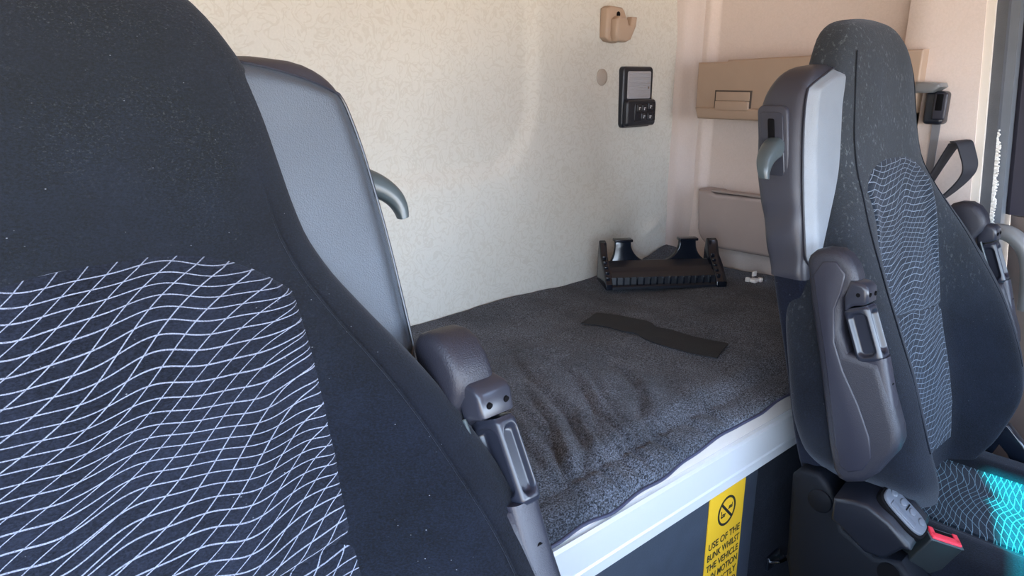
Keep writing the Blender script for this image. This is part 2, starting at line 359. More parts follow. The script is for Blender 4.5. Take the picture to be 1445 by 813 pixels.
def make_seat(cx, s, dy, label, group, far, rake=0.0):
    T = lambda u, y, z: (cx + s * u, y + dy + rake * (z + .2), z)
    root = thing('cab_seat', label, 'seat', T(0, .35, -1.32), group)
    # --- one-piece high backrest
    zs = [.094, .0915, .088, .084, .078, .07, .06] + [.05 - .01 * i for i in range(75)]
    rings = []
    for z in zs:
        w = w_of(z); R = []
        for k in range(112):
            t = 2 * PI * k / 112; pw = 2 / ex_of(z); u = w * spw(math.cos(t), pw); v = spw(math.sin(t), pw); r = abs(u) / w
            yf = yc_of(z) - bol_of(z) * sstep(.42, .80, r); yr = yr_of(z)
            y = (yf + yr) / 2 + (yr - yf) / 2 * v
            n = noise.noise(Vector((u * 9, z * 9, cx))) * .003
            R.append(T(u, y + n * (v < 0), z))
        rings.append(R)
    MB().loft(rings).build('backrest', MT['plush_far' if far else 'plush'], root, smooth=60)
    # --- stitched centre panel
    pu = .138
    def pf(a, b, off=.004):
        z0 = -.652; u = lerp(-pu, pu, a)
        z1 = -.136 - .046 * abs(u / pu) ** 3
        z = lerp(z0, z1, b)
        uu = u * (1 - (.12 if far else .0) * sstep(-.35, -.62, z))
        if z < -.60: uu *= min(1, .47 * w_of(z) / pu)
        e = 1 - max(sstep(.95, 1, abs(2 * a - 1)), sstep(.985, 1, b)) * 1.2
        n = noise.noise(Vector((uu * 9, z * 9, cx))) * .003
        return uu, z, surf(uu, z, off * e) + n + .0045 * math.exp(-((z + .405 - .10 * uu) / .0045) ** 2)
    mb = MB().grid(lambda a, b: T(pf(a, b)[0], pf(a, b)[2], pf(a, b)[1]), 60, 130, uv=lambda a, b: (pf(a, b)[0], pf(a, b)[1]))
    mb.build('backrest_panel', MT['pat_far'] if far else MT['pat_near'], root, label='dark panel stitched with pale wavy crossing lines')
    # seam cords between the face and the sides of the headrest
    for sd in (-1, 1):
        pth = [T(sd * w_of(z) * .80, surf(w_of(z) * .80, z, .0005), z) for z in [.04 - .02 * i for i in range(30)]]
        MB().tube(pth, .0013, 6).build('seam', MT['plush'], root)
    # --- shoulder housing on the aisle side
    def hring(z, grow=0.0, ul=.10):
        uo = uo_of(z) + grow; yf = hf_of(z) - grow; yr = hr_of(z) + grow; R = []
        for k in range(64):
            t = 2 * PI * k / 64; cu = spw(math.cos(t), .36); sv = spw(math.sin(t), .36)
            wr = 0
            if far and -.31 < z < -.16 and sv < .9:   # creases in the soft skin under the lever plate
                wr = .0022 * math.sin((z * 1.0 + ((yf + yr) / 2 + (yr - yf) / 2 * sv - .55) * .9) * 70) * sstep(-.16, -.22, z)
            R.append(T((uo + ul) / 2 + ((uo - ul) / 2 + wr * (cu > .5)) * cu, (yf + yr) / 2 + (yr - yf) / 2 * sv, z))
        return R
    hz = [.018, .0165, .014, .010, .005] + [-.005 * i for i in range(0, 63)]
    hs = MB().loft([hring(z) for z in hz]).build('shoulder_housing', MT['shell'], root, smooth=50)
    MB().loft([hring(z, -.003) for z in [-.308 - .012 * i for i in range(32)]]).build('side_cover', MT['plush2'], root, smooth=50)
    # soft vinyl face of the housing
    def vf(a, b):
        z = lerp(-.335, .0165 - .034 * a ** 3.5, b); lo = .075
        hi = uo_of(z) - .007 - .10 * sstep(-.27, -.36, z) 
        u = lerp(lo, hi, a); e = max(sstep(.9, 1, a), sstep(.96, 1, b), 1 - sstep(0, .03, b))
        uo = uo_of(z); c = (uo + .10) / 2; q = min(1, abs(u - c) / ((uo - .10) / 2))
        yb = (hf_of(z) + hr_of(z)) / 2 - (hr_of(z) - hf_of(z)) / 2 * (max(0, 1 - q ** 5.5)) ** .18
        yb = min(yb, hf_of(z) + .004)
        return T(u, yb - .008 * (1 - e) + .003 * e - .003, z)
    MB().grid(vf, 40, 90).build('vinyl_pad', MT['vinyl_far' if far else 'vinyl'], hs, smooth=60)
    pth = [Vector(vf(1, i / 50)) + Vector((s * .001, -.0015, 0)) for i in range(51)]; pth += [Vector(vf(1 - i / 20, 1)) + Vector((0, -.001, .0012)) for i in range(1, 19)]
    MB().tube(pth, .0014, 6).build('seam', MT['hinge'], hs)
    # lever plate, slot and claw-shaped lever on the aisle side
    def rr(y0, y1, z0, z1, r, sl=.16, n=6):
        P = []
        for (cy_, cz_, a0) in ((y1 - r, z1 - r, 0), (y0 + r, z1 - r, PI/2), (y0 + r, z0 + r, PI), (y1 - r, z0 + r, 1.5*PI)):
            for i in range(n + 1):
                a = a0 + PI/2 * i / n; y = cy_ + r * math.cos(a); z = cz_ + r * math.sin(a)
                P.append((y + (z + .1) * sl, z))
        return P
    S3 = lambda p, q, w: T(w - (q + .1) * -.0 + (.0 if q < -.09 else -(q + .09) * .12), p, q)
    pl = MB().prism(rr(.548, .599, -.160, -.044, .012), S3, .250, .2745, .003).build('lever_plate', MT['shell'], root, label='raised lever plate')
    MB().prism(rr(.555, .593, -.151, -.054, .008), S3, .250, .2757, .001).build('plate_inset', MT['hinge'], pl)
    MB().prism(rr(.569, .580, -.128, -.064, .003), S3, .250, .2763, .0005).build('slot', MT['hole'], pl)
    lv = []
    for i in range(17):
        t = i / 16
        u = .258 + .060 * math.sin(t * 1.65) ; z = -.108 - .044 * t ** 1.7; wy = lerp(.0175, .007, t ** 1.3); th = lerp(.021, .006, t)
        n = Vector((.6 + .4 * t, 0, .8 - .6 * t)).normalized()
        lv.append([T(u + n.x * th * spw(math.sin(k), .7), .572 + (z + .1) * .16 + wy * spw(math.cos(k), .7) - .006 * t, z + n.z * th * spw(math.sin(k), .7)) for k in [2*PI*j/24 for j in range(24)]])
    MB().loft(lv).build('lever', MT['lever'], pl, smooth=60, label='claw-shaped grey lever')
    # --- armrests, folded up
    def armrest(sg):
        A = lambda p, q, w: T(sg * ((.282 if far else .254) + (w - .252) * (.50 if far else .60)), p, q)
        out = [(.476, -.268), (.474, -.258), (.466, -.249), (.451, -.243), (.433, -.242), (.418, -.249), (.406, -.263), (.399, -.280), (.402, -.297), (.414, -.312), (.412, -.36), (.398, -.392), (.352, -.394), (.345, -.41), (.314, -.486), (.310, -.505), (.312, -.522), (.333, -.565), (.352, -.588), (.375, -.599), (.388, -.597), (.397, -.585), (.409, -.546), (.443, -.405), (.463, -.33)]
        ar = MB().prism(out, A, .252, .335, .013, 4).build('armrest', MT['armpad'], root, smooth=50, label='folded-up dark armrest')
        # raised panel on the aisle face
        inn = [(.462, -.285), (.450, -.262), (.430, -.258), (.415, -.275), (.417, -.30), (.424, -.33), (.418, -.38), (.400, -.42), (.372, -.465), (.350, -.51), (.343, -.54), (.352, -.565), (.372, -.577), (.386, -.572), (.397, -.54), (.430, -.405)]
        MB().prism(inn, A, .328, .3385, .004, 3).build('side_panel', MT['arm'], ar, smooth=50)
        # long grip tube below the roller
        tb = []
        for t in [i / 20 for i in range(21)]:
            yy = lerp(.362, .328, t) ; zz = lerp(-.392, -.53, t); ww = lerp(.030, .034, t); tt = lerp(.020, .027, t) * (1 if t < .9 else lerp(1, .6, (t - .9) / .1))
            d = Vector((0, -.138, -.034)).normalized()
            tb.append([A(yy + .004 + tt * spw(math.sin(k), .55) * .97, zz + tt * spw(math.sin(k), .55) * -.24, .299 + ww * spw(math.cos(k), .55)) for k in [2*PI*j/32 for j in range(32)]])
        g = MB().loft(tb).build('grip_tube', MT['arm'], ar, smooth=50)
        for a_, b_ in (((.3352, -.428, .300), (.345, -.4255, .300)), ((.352, -.43, .3308), (.352, -.43, .320))): MB().cyl(A(*a_), A(*b_), .0036, n=14).build('screw_hole', MT['hole'], g)
        # hinge cap with two screws
        cp = MB().prism([(.408, -.282), (.388, -.284), (.381, -.290), (.379, -.311), (.386, -.316), (.400, -.320), (.410, -.330), (.414, -.31)], A, .266, .338, .006, 4).build('hinge_cap', MT['hinge'], ar, smooth=50)
        for a_, b_, r_ in (((.390, -.299, .284), (.3785, -.3005, .284), .0032), ((.390, -.2985, .320), (.379, -.300, .320), .0032), ((.393, -.301, .330), (.393, -.301, .3398), .0030)):
            MB().cyl(A(*a_), A(*b_), r_, n=16).build('screw', MT['hole'], cp)
        # fluted roller: four long finger hollows
        p0 = Vector((.397, -.322)); p1 = Vector((.366, -.398)); ax = (p1 - p0); L = ax.length; ax.normalize(); pr = Vector((-ax.y, ax.x))
        if pr.x > 0: pr = -pr
        rg = []; n = 128; rwx = .034 if far else .023; rwy = .0195 if far else .025
        for i in range(65):
            t = i / 64; R = []; endr = 1 - .10 * max(1 - sstep(0, .06, t), sstep(.94, 1, t))
            for k in range(n):
                a = 2 * PI * k / n; cu, sv = spw(math.cos(a), .42) , spw(math.sin(a), .42)
                x = rwx * cu * endr; y = rwy * sv * endr
                ss = min(t - .14, .86 - t)
                def dent(q, half):
                    dt = max(0, .10 - ss) * L / .10 * .10 if ss < .10 else 0
                    e = math.hypot(q / half, max(0, (.20 - min(t, 1 - t)) / .12))
                    return 1 - sstep(.55, 1.0, e)
                if abs(sv) > .92: y -= math.copysign(.0085 * dent(x, rwx * .68), sv)
                if abs(cu) > .92: x -= math.copysign(.0130 * dent(y, rwy * .74), cu)
                c = p0 + ax * L * t + pr * y
                R.append(A(c.x, c.y, .332 - rwx + x))
            rg.append(R)
        MB().loft(rg).build('roller', MT['roller'], ar, smooth=60, label='fluted adjuster roller')
        MB().box(A(.374, -.3975, .306), (.022, .024, .005), .001).build('roller_gap', MT['hole'], ar)
        MB().tube([A(.404, -.318, .262), A(.388, -.355, .262), A(.372, -.392, .262)], .0022, 8).build('edge_strip', MT['lever'], ar)
        return ar
    armrest(1); armrest(-1)
    # --- seat cushion
    def ct(u): return -.722 + .018 * sstep(.112, .15, abs(u)) - .03 * sstep(.19, .25, abs(u)) ** 2
    rings = []
    for i in range(50):
        y = lerp(-.16, .43, i / 49); f = sstep(-.16, -.06, y); wv = .245 - .03 * (1 - f); R = []
        for k in range(96):
            a = 2 * PI * k / 96; u = wv * spw(math.cos(a), .45); v = spw(math.sin(a), .45)
            top = ct(u) - .05 * (1 - f) ** 2; R.append(T(u, y, lerp(-.86, top, (v + 1) / 2)))
        rings.append(R)
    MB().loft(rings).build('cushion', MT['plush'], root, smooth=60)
    def cf(a, b):
        y = lerp(-.10, .42, b); u = lerp(-.125, .115, a)
        e = max(sstep(.95, 1, abs(2 * a - 1)), 0)
        w = abs(u) / .245; v = (max(0, 1 - w ** 4.4)) ** .227
        return T(u, y, lerp(-.86, ct(u), (v + 1) / 2) - .05 * (1 - sstep(-.16, -.06, y)) ** 2 + .004 - .008 * e)
    MB().grid(cf, 40, 60, uv=lambda a, b: (lerp(-.125, .115, a), lerp(-.1, .42, b) * 1.0)).build('cushion_panel', MT['pat_seat'], root, label='dark seat panel stitched with pale wavy lines')
    # --- base: side shield, control pod, buckle, pedestal
    base = MB()
    base.prism([(.475, -.640), (.462, -.622), (.43, -.618), (.405, -.64), (.38, -.70), (.33, -.722), (.292, -.712), (.27, -.735), (.22, -.775), (-.10, -.80), (-.10, -.90), (.44, -.90), (.468, -.80)], lambda p, q, w: T(w, p, q), .235, .288, .010)
    sb = base.build('side_shield', MT['deep'], root, smooth=50)
    mb = MB(); mb.cyl(T(.286, .305, -.738), T(.2895, .305, -.738), .017, n=28); mb.build('round_recess', MT['hole'], sb)
    mb = MB(); mb.cyl(T(.286, .422, -.665), T(.291, .422, -.665), .020, n=28, bev=.002); mb.build('round_cover', MT['deep'], sb)
    pod = MB().prism([(p_ * .97, q_ * .97 - .006) for p_, q_ in [(.402, -.622), (.372, -.612), (.350, -.610), (.316, -.624), (.284, -.648), (.281, -.657), (.292, -.682), (.315, -.712), (.345, -.715), (.385, -.690), (.402, -.66)]], lambda p, q, w: T(w, p, q - (.024 * (w - .246) / .08 if q > -.655 else 0)), .250, .322, .007, 4).build('control_pod', MT['pod'], root, smooth=50, label='grey control pod')
    # key plate lies on the sloping top of the pod
    o = Vector((.300, -.6155)); tdir = Vector((-.0335, -.0235)).normalized(); nd = Vector((tdir.y, -tdir.x)); nd = nd if nd.y > 0 else -nd
    K = lambda a, b, w: T(.287 + a, o.x + tdir.x * b + nd.x * w, o.y + tdir.y * b + nd.y * w - .024 * (.041 + a) / .08)
    def stad(wa, wb, n=8):
        return [(wa * spw(math.cos(t), .6), wb * spw(math.sin(t), .6)) for t in [2*PI*i/(4*n) for i in range(4 * n)]]
    kp = MB().prism(stad(.0205, .041), K, -.012, .0030, .001).build('key_plate', MT['hole'], pod)
    MB().prism(stad(.0165, .037), K, -.004, .0065, .002).build('key_pad', MT['btn'], kp, smooth=40)
    for b_ in (-.026, -.0085, .0085, .026):
        mb = MB(); mb.prism([(-.006 + x * .0058, b_ + y * .0058) for x, y in [(math.cos(t), math.sin(t)) for t in [2*PI*i/20 for i in range(20)]]], K, .004, .0085, .0015).build('key', MT['btn'], kp)
    for x_ in (.009,):
        MB().prism([(x_ - .004, -.022), (x_ + .005, -.022), (x_ + .005, .022), (x_ - .004, .022)], K, .004, .0080, .001).build('rocker_key', MT['btn'], kp)
    mb = MB(); mb.prism([(-.012, -.0010), (.000, -.0010), (.000, .0010), (-.012, .0010)], K, .004, .0075); mb.build('key_mark', MT['hole'], kp)
    # belt buckle leaning forward beside the cushion
    q0 = Vector(T(.236, .292, -.755)); q1 = Vector(T(.232, .254, -.675)); zax = (q1 - q0).normalized(); xax = Vector((s * -.0, 0, 0)) + Vector((.62, -.70, 0)); xax = (xax - zax * xax.dot(zax)).normalized(); yax = zax.cross(xax)
    Rm = Matrix((xax, yax, zax)).transposed()
    Bp = lambda x, y, z: q1 + xax * x + yax * y + zax * z
    bk = MB().box(Bp(0, 0, -.034), (.056, .026, .068), .003, Rm).build('belt_buckle', MT['buckle'], root, label='black belt buckle with red button')
    MB().box(Bp(0, 0, -.0005), (.0565, .0265, .002), .0008, Rm).build('buckle_rim', MT['lever'], bk)
    mb = MB(); mb.box(Bp(0, -.004, .0005), (.050, .012, .006), .0015, Rm); mb.box(Bp(-.021, .003, .0005), (.009, .018, .006), .0015, Rm); mb.box(Bp(.021, .003, .0005), (.009, .018, .006), .0015, Rm)
    mb.build('release_button', MT['red'], bk, label='red release button')
    MB().box(Bp(0, .0065, .0008), (.034, .007, .002), .0005, Rm).build('buckle_slot', MT['hole'], bk)
    MB().tube([Bp(0, 0, -.06), Bp(.0, 0, -.10), Bp(.01, 0, -.14)], [.018, .014, .012], 10, .5).build('buckle_stalk', MT['deep'], bk)
    # recliner bracket at the door side
    mb = MB()
    mb.prism([(.375, -.765), (.33, -.722), (.322, -.69), (.307, -.655), (.286, -.66), (.255, -.692), (.235, -.735), (.26, -.75), (.28, -.72), (.296, -.705), (.31, -.745), (.32, -.775)], lambda p, q, w: T(w, p, q), -.232, -.252, .004)
    rb = mb.build('recliner_bracket', MT['gloss'], root, label='glossy black recliner bracket')
    mb = MB(); mb.cyl(T(-.25, .303, -.668), T(-.257, .300, -.668), .008, n=16, bev=.002); mb.cyl(T(-.25, .272, -.690), T(-.257, .270, -.690), .007, n=16, bev=.002); mb.build('bolt', MT['chrome'], rb)
    MB().prism([(-.20, -.87), (-.22, -1.10), (-.24, -1.32), (.24, -1.32), (.22, -1.10), (.20, -.87)], lambda p, q, w: T(p, w, q), -.08, .38, .02).build('pedestal', MT['deep'], root)
    return root
seat_near = make_seat(.143, 1, .11, 'large near cab seat at left with its back towards the bunk', 'sprung cab seats', False, .12)
seat_far = make_seat(1.368, -1, .0, 'cab seat at right beside the far door with red belt buckle', 'sprung cab seats', True)

# ---------------------------------------------------------------- bunk
YF = .535
def yfront(x): return YF + .215 * (1 - sstep(.40, .49, x))
def mtop(x, y):
    z = -.512 - .008 * sstep(.7, 1.2, y)
    z += .040 * math.exp(-((x - 1.80) / .10) ** 2 - ((y - 1.27) / .11) ** 2)
    z += .006 * noise.noise(Vector((x * 4, y * 4, 1))) + .0022 * noise.noise(Vector((x * 17, y * 12, 2))) + .0008 * noise.noise(Vector((x * 55, y * 40, 5)))
    return z
WR = [((.62, .57), (.80, 1.0), .006), ((.725, .565), (.92, .98), .007), ((.785, .56), (.985, .90), .007), ((.85, .56), (1.05, .86), .005), ((.95, .56), (1.15, .80), .004), ((.655, .565), (.78, .88), .008), ((.70, .56), (.94, 1.05), .010), ((.76, .55), (.93, .87), .012), ((.64, .57), (.82, .84), .012), ((.82, .56), (1.02, .80), .008), ((.90, .56), (1.12, .78), .005), ((.60, .60), (.72, .90), .008), ((.735, .56), (.86, .75), .009), ((.67, .57), (.80, .72), .009)]
def wrinkles(x, y):
    h = 0
    for (a, b), (c, d), am in WR:
        L2 = (c - a) ** 2 + (d - b) ** 2; t = ((x - a) * (c - a) + (y - b) * (d - b)) / L2
        tt = max(0, min(1, t)); wob = .005 * math.sin(t * 9 + a * 30)
        px, py = a + (c - a) * tt, b + (d - b) * tt; L = math.sqrt(L2)
        sd = ((x - px) * (d - b) - (y - py) * (c - a)) / L + wob
        if t != tt: sd = math.hypot(sd, (t - tt) * L)
        fade = (1 - tt) ** .7 * sstep(-.02, .25, tt + .08)
        h += .62 * am * fade * (-math.exp(-(sd / .005) ** 2) + .7 * math.exp(-((sd - .014) / .011) ** 2))
    return h
NX, NT, NF = 330, 130, 16
rows = []
for i in range(NX + 1):
    x = lerp(-.36, 1.80, i / NX); yf = yfront(x); R = []
    R.append((x, YB - .012, -.60))
    for j in range(NT + 1):
        t = j / NT; y = lerp(YB - .006, yf + .045, t)
        R.append((x, y, mtop(x, y) + wrinkles(x, y) - .018 * sstep(.06, 0, y - yf - .03)))
    zt_ = R[-1][2]
    hem = -.5575 + .0018 * math.sin(x * 34) + .0014 * math.sin(x * 61 + 1) + .014 * sstep(.80, .90, x)
    for j in range(1, NF + 1):
        a = j / NF * PI / 2
        y = yf + .045 - .045 * math.sin(a) + .004 * math.sin(a) * noise.noise(Vector((x * 14, j * .2, 4)))
        z = lerp(hem, zt_, math.cos(a) ** .8)
        R.append((x, y, z + wrinkles(x, yf + .045) * (1 - j / NF)))
    R.append((x, yf + .012, hem - .002)); R.append((x, yf + .03, -.60))
    rows.append(R)
mt = thing('bunk_mattress', 'dark grey felt-covered bunk mattress along the rear wall', 'mattress', (1.0, .9, -.60))
MB().loft(rows).build('felt_cover', MT['felt'], mt, smooth=70)
MB().tube([Vector(r[-3]) + Vector((0, -.001, .0005)) for r in rows[124:318]], .0026, 8).build('hem_piping', MT['pipe'], mt)

bf = thing('sleeper_bunk', 'bunk box with bright aluminium front rail and dark grey cloth panel', 'bunk base', (1.0, .6, -1.32))
# pale board carrying the mattress, bright rail below it, panels under the rail
MB().box((1.13, .90, -.617), (1.34, .68, .026), .003).build('bed_board', MT['board'], bf)
MB().prism([(.50, -.594), (1.80, -.594), (1.80, -.5495), (.905, -.5495), (.80, -.5635), (.50, -.5635)], lambda p, q, w: (p, w, q), YF + .0045, YF + .0115).build('board_edge', MT['board'], bf)
rail = [(YF + .004, -.566), (YF - .003, -.566), (YF - .007, -.570), (YF - .009, -.613), (YF - .006, -.616), (YF - .004, -.619), (YF - .006, -.622), (YF - .007, -.637), (YF - .003, -.641), (YF + .004, -.641)]
MB().prism(rail, lambda p, q, w: (w, p, q - .0125 * (w - .6) / .6), .47, 1.80).build('front_rail', MT['alu'], bf, smooth=25)
MB().box((.80, YF + .022, -.98), (.62, .02, .68), .002).build('front_panel', MT['panel'], bf)
mb = MB(); mb.prism([(1.114, -.64), (1.80, -.64), (1.80, -.715), (1.114, -.715)], lambda p, q, w: (p, w, q), YF + .015, YF + .04)
mb.prism([(1.114, -.719), (1.80, -.719), (1.80, -1.31), (1.114, -1.31)], lambda p, q, w: (p, w, q), YF + .019, YF + .045)
mb.build('carpet_panel', MT['kick'], bf)
# small steel catch low on the carpeted panel
ct_ = thing('steel_catch', 'small steel catch low on the dark carpet panel under the bunk', 'catch', (1.215, YF + .018, -.935))
MB().box((1.215, YF + .0155, -.915), (.046, .006, .030), .002).build('catch_plate', MT['black'], ct_)
MB().tube([(1.200, YF + .012, -.912), (1.203, YF - .004, -.903), (1.215, YF - .010, -.900), (1.227, YF - .004, -.903), (1.230, YF + .012, -.912)], .0035, 10).build('catch_loop', MT['chrome'], ct_)
# ---- warning sticker
sx0, sx1, sz1, sz0, sy = .950, 1.062, -.662, -1.02, YF + .0112
st = thing('warning_sign', 'yellow warning sign with black no-sleeping symbol below the bunk rail', 'sign', (1.006, sy, sz0))
def rrect(x0, x1, z0, z1, r, n=6):
    P = []
    for cx_, cz_, a0 in ((x1 - r, z1 - r, 0), (x0 + r, z1 - r, PI/2), (x0 + r, z0 + r, PI), (x1 - r, z0 + r, 1.5*PI)):
        P += [(cx_ + r * math.cos(a0 + PI/2*i/n), cz_ + r * math.sin(a0 + PI/2*i/n)) for i in range(n + 1)]
    return P
SP = lambda p, q, w: (p, w, q)
MB().prism(rrect(sx0, sx1, sz0, sz1, .008), SP, sy, sy - .0016).build('plate', MT['yellow'], st)
yk = sy - .0017
scx, scz, sr = 1.006, -.708, .0275
mb = MB()
ring = [[(scx + r * math.cos(a), y, scz + r * math.sin(a)) for (r, y) in ((sr, yk), (sr, yk - .0006), (sr - .0042, yk - .0006), (sr - .0042, yk))] for a in [2*PI*i/64 for i in range(65)]]
mb.loft(ring, caps=False)
d = Vector((math.cos(PI * .75), math.sin(PI * .75))); nn = Vector((-d.y, d.x))
mb.prism([(scx + d.x * e * (sr - .002) + nn.x * g * .0024, scz + d.y * e * (sr - .002) + nn.y * g * .0024) for e, g in ((1, 1), (1, -1), (-1, -1), (-1, 1))], SP, yk, yk - .0007)
# little reclining figure on a bed, cut by the bar
mb.prism(rrect(scx - .0175, scx - .0045, scz - .0095, scz - .0070, .0008), SP, yk, yk - .0005)
mb.prism(rrect(scx - .0175, scx - .0155, scz - .0095, scz + .004, .0008), SP, yk, yk - .0005)
mb.prism(rrect(scx - .013, scx - .0095, scz - .0062, scz - .0025, .0015), SP, yk, yk - .0005)
mb.prism(rrect(scx - .0085, scx - .0030, scz - .0062, scz - .0035, .001), SP, yk, yk - .0005)
mb.prism(rrect(scx + .0045, scx + .0175, scz + .0005, scz + .0028, .0008), SP, yk, yk - .0005)
mb.prism(rrect(scx + .0060, scx + .0150, scz + .0036, scz + .0062, .001), SP, yk, yk - .0005)
mb.prism(rrect(scx + .0158, scx + .0174, scz + .003, scz + .0095, .0006), SP, yk, yk - .0005)
mb.build('symbol', MT['ink'], st)
for i, line in enumerate(('USE OF THE', 'BUNK WHILST', 'THE VEHICLE', 'IS IN MOTION', 'IS STRICTLY', 'PROHIBITED')):
    cu = bpy.data.curves.new('text_line', 'FONT'); cu.body = line; cu.size = .0185; cu.align_x = 'CENTER'; cu.extrude = .0002; cu.offset = .00022
    o = bpy.data.objects.new('text_line_src', cu); C.objects.link(o)
    bpy.context.view_layer.update()
    me = bpy.data.meshes.new_from_object(o.evaluated_get(bpy.context.evaluated_depsgraph_get())); bpy.data.objects.remove(o)
    me.materials.clear(); me.materials.append(MT['ink'])
    xs = [v.co.x for v in me.vertices]; wd = max(xs) - min(xs); k = min(1, .101 / wd)
    t = bpy.data.objects.new('text_line', me); C.objects.link(t); t.parent = st
    t.matrix_parent_inverse = Matrix()
    t.location = Vector((1.006, yk - .0004, -.766 - .0212 * i)) - ROOT[st.name]; t.rotation_euler = (PI / 2, 0, 0); t.scale = (k, 1, 1)

# ---- things on the mattress
def on(x, y): return mtop(x, y) + wrinkles(x, y)
def band(path, w, lift, th=.0022):
    P = [Vector((p[0], p[1], 0)) for p in path]; rg = []
    for i, p in enumerate(P):
        t = (P[min(i + 1, len(P) - 1)] - P[max(i - 1, 0)]).normalized(); n = Vector((-t.y, t.x, 0)); R = []
        ww = w[i]
        for e in [k / 5 - 1 for k in range(11)]:
            q = p + n * ww * e; R.append((q.x, q.y, on(q.x, q.y) + lift + .0005 + th))
        for e in [1 - k / 5 for k in range(11)]:
            q = p + n * ww * e; R.append((q.x, q.y, on(q.x, q.y) + lift + .0010))
        rg.append(R)
    return MB().loft(rg)
path = []; ws = []
for i in range(41):
    t = i / 40; x = 1.17 + .032 * t; y = lerp(1.005, .69, t)
    x += .022 * math.sin(t * 2 * PI) * .45
    path.append((x, y)); ws.append(.042 - .012 * math.exp(-((t - .46) / .06) ** 2))
sp = band(path, ws, .001).build('webbing_strap', MT['strap'], smooth=40); tag(sp, 'black webbing strap lying flat with a kink on the mattress', 'strap')
# white plastic clip
cx_, cy_ = 1.70, .905; cz = on(cx_, cy_)
mb = MB(); mb.box((cx_, cy_, cz + .004), (.026, .022, .008), .002); mb.box((cx_ + .011, cy_ - .012, cz + .006), (.010, .012, .012), .002); mb.box((cx_ - .012, cy_ + .010, cz + .006), (.009, .012, .012), .002)
mb.cyl((cx_, cy_, cz + .006), (cx_, cy_, cz + .030), .0075, .006, 16, .001); mb.box((cx_, cy_, cz + .022), (.017, .005, .013), .001)
tag(mb.build('plastic_clip', MT['white']), 'small white plastic clip standing on the mattress by the pocket', 'clip')
# black glossy bracket: long ribbed body, end cheeks, two upright arms
ax0 = Vector((1.365, 1.125, 0)); ax1 = Vector((1.605, .945, 0)); L = (ax1 - ax0).length; e1 = (ax1 - ax0).normalized(); e2 = Vector((-e1.y, e1.x, 0))
if e2.y < 0: e2 = -e2
zb = max(on(*(ax0 + e1 * (L * i / 10) + e2 * d_).xy) for i in range(-1, 12) for d_ in (-.016, 0, .02, .04, .06, .085, .092)) + .0006
B = lambda a, d, h: ax0 + e1 * a + e2 * d + Vector((0, 0, zb + h))
br = thing('plastic_bracket', 'glossy black plastic bracket lying on the mattress by the rear corner', 'bracket', B(L / 2, .05, 0))
body = [(-.012, 0), (-.012, .006), (-.004, .010), (-.002, .028), (.008, .034), (.014, .038), (.020, .036), (.028, .044), (.034, .047), (.040, .045), (.060, .056), (.070, .054), (.070, 0)]
MB().prism(body, lambda p, q, w: B(w, p, q), .015, L - .012).build('ribbed_body', MT['black'], br, smooth=30)
mb = MB()
for i in range(15):
    a = lerp(.03, L - .03, i / 14); mb.box(B(a, -.0045, .019), (.004, .008, .020), .001, Matrix.Rotation(math.atan2(e1.y, e1.x), 3, 'Z'))
mb.build('rib', MT['gloss'], br)
for a0, a1 in ((0, .018), (L - .016, L + .012)):
    MB().prism([(-.016, 0), (-.016, .014), (.0, .032), (.02, .050), (.05, .070), (.066, .102), (.078, .106), (.086, .080), (.092, .0)], lambda p, q, w: B(w, p, q), a0, a1, .003).build('end_cheek', MT['gloss'], br, smooth=40)
    mb = MB()
    for q in range(5): mb.box(B(a0 + .007, -.006 + q * .012, .026 + q * .0105), (.010, .006, .012), .002, Matrix.Rotation(math.atan2(e1.y, e1.x), 3, 'Z'))
    mb.build('tooth', MT['gloss'], br)
def arm_poly(a, b, c, d, sl):
    # column flaring into the body towards the middle with a concave edge
    P = [(a, .106), (b, .106)]
    for i in range(1, 13):
        t = i / 12; P.append((lerp(b, c, t ** 1.0) if False else b + (c - b) * (1 - math.cos(t * PI / 2)) , lerp(.100, .046, math.sin(t * PI / 2))))
    P.append((c, .03))
    P.append((d, .03))
    for i in range(1, 9):
        t = i / 8; P.append((lerp(d, a, math.sin(t * PI / 2)), lerp(.046, .096, 1 - math.cos(t * PI / 2))))
    return P
for (a, b, c, d) in ((.040, .082, .150, .018), (L - .090, L - .046, L - .160, L + .004)):
    if c < a: P = arm_poly(b, a, c, d, 0)
    else: P = arm_poly(a, b, c, d, 0)
    col = MB().prism(P, lambda p, q, w: B(p, w + (q - .04) * .10, q), .060, .074, .003).build('upright_arm', MT['gloss'], br, smooth=40)
    lo, hi = min(a, b), max(a, b)
    MB().box(B((lo + hi) / 2,   .071, .107), (hi - lo + .006, .026, .007), .002, Matrix.Rotation(math.atan2(e1.y, e1.x), 3, 'Z')).build('arm_cap', MT['gloss'], col)

# ---------------------------------------------------------------- rear wall fittings
WY = YB + .001
hk = thing('coat_hook', 'tan plastic coat hook high on the rear wall', 'hook', (1.51, WY, .083))
MB().prism([(1.466, .160), (1.478, .166), (1.524, .164), (1.534, .156), (1.545, .135), (1.520, .083), (1.505, .079), (1.475, .083), (1.463, .092)], SP, WY + .004, WY - .022, .006).build('hook_body', MT['tan'], hk, smooth=50)
MB().prism([(1.492, .142), (1.500, .138), (1.520, .138), (1.528, .122), (1.536, .122), (1.542, .142), (1.560, .142), (1.556, .118), (1.538, .088), (1.520, .081), (1.486, .083), (1.478, .098), (1.480, .134)], SP, WY - .018, WY - .042, .006).build('hook_lip', MT['tan'], hk, smooth=50)
mb = MB(); mb.cyl((1.506, WY - .020, .147), (1.506, WY - .0235, .147), .0065, n=16); mb.build('screw_hole', MT['hole'], hk)
mb = MB(); mb.tube([(1.474, WY + .004, -.003), (1.474, WY - .004, -.003), (1.474, WY - .006, -.003), (1.474, WY - .0068, -.003)], [.0205, .0205, .018, .010], 36)
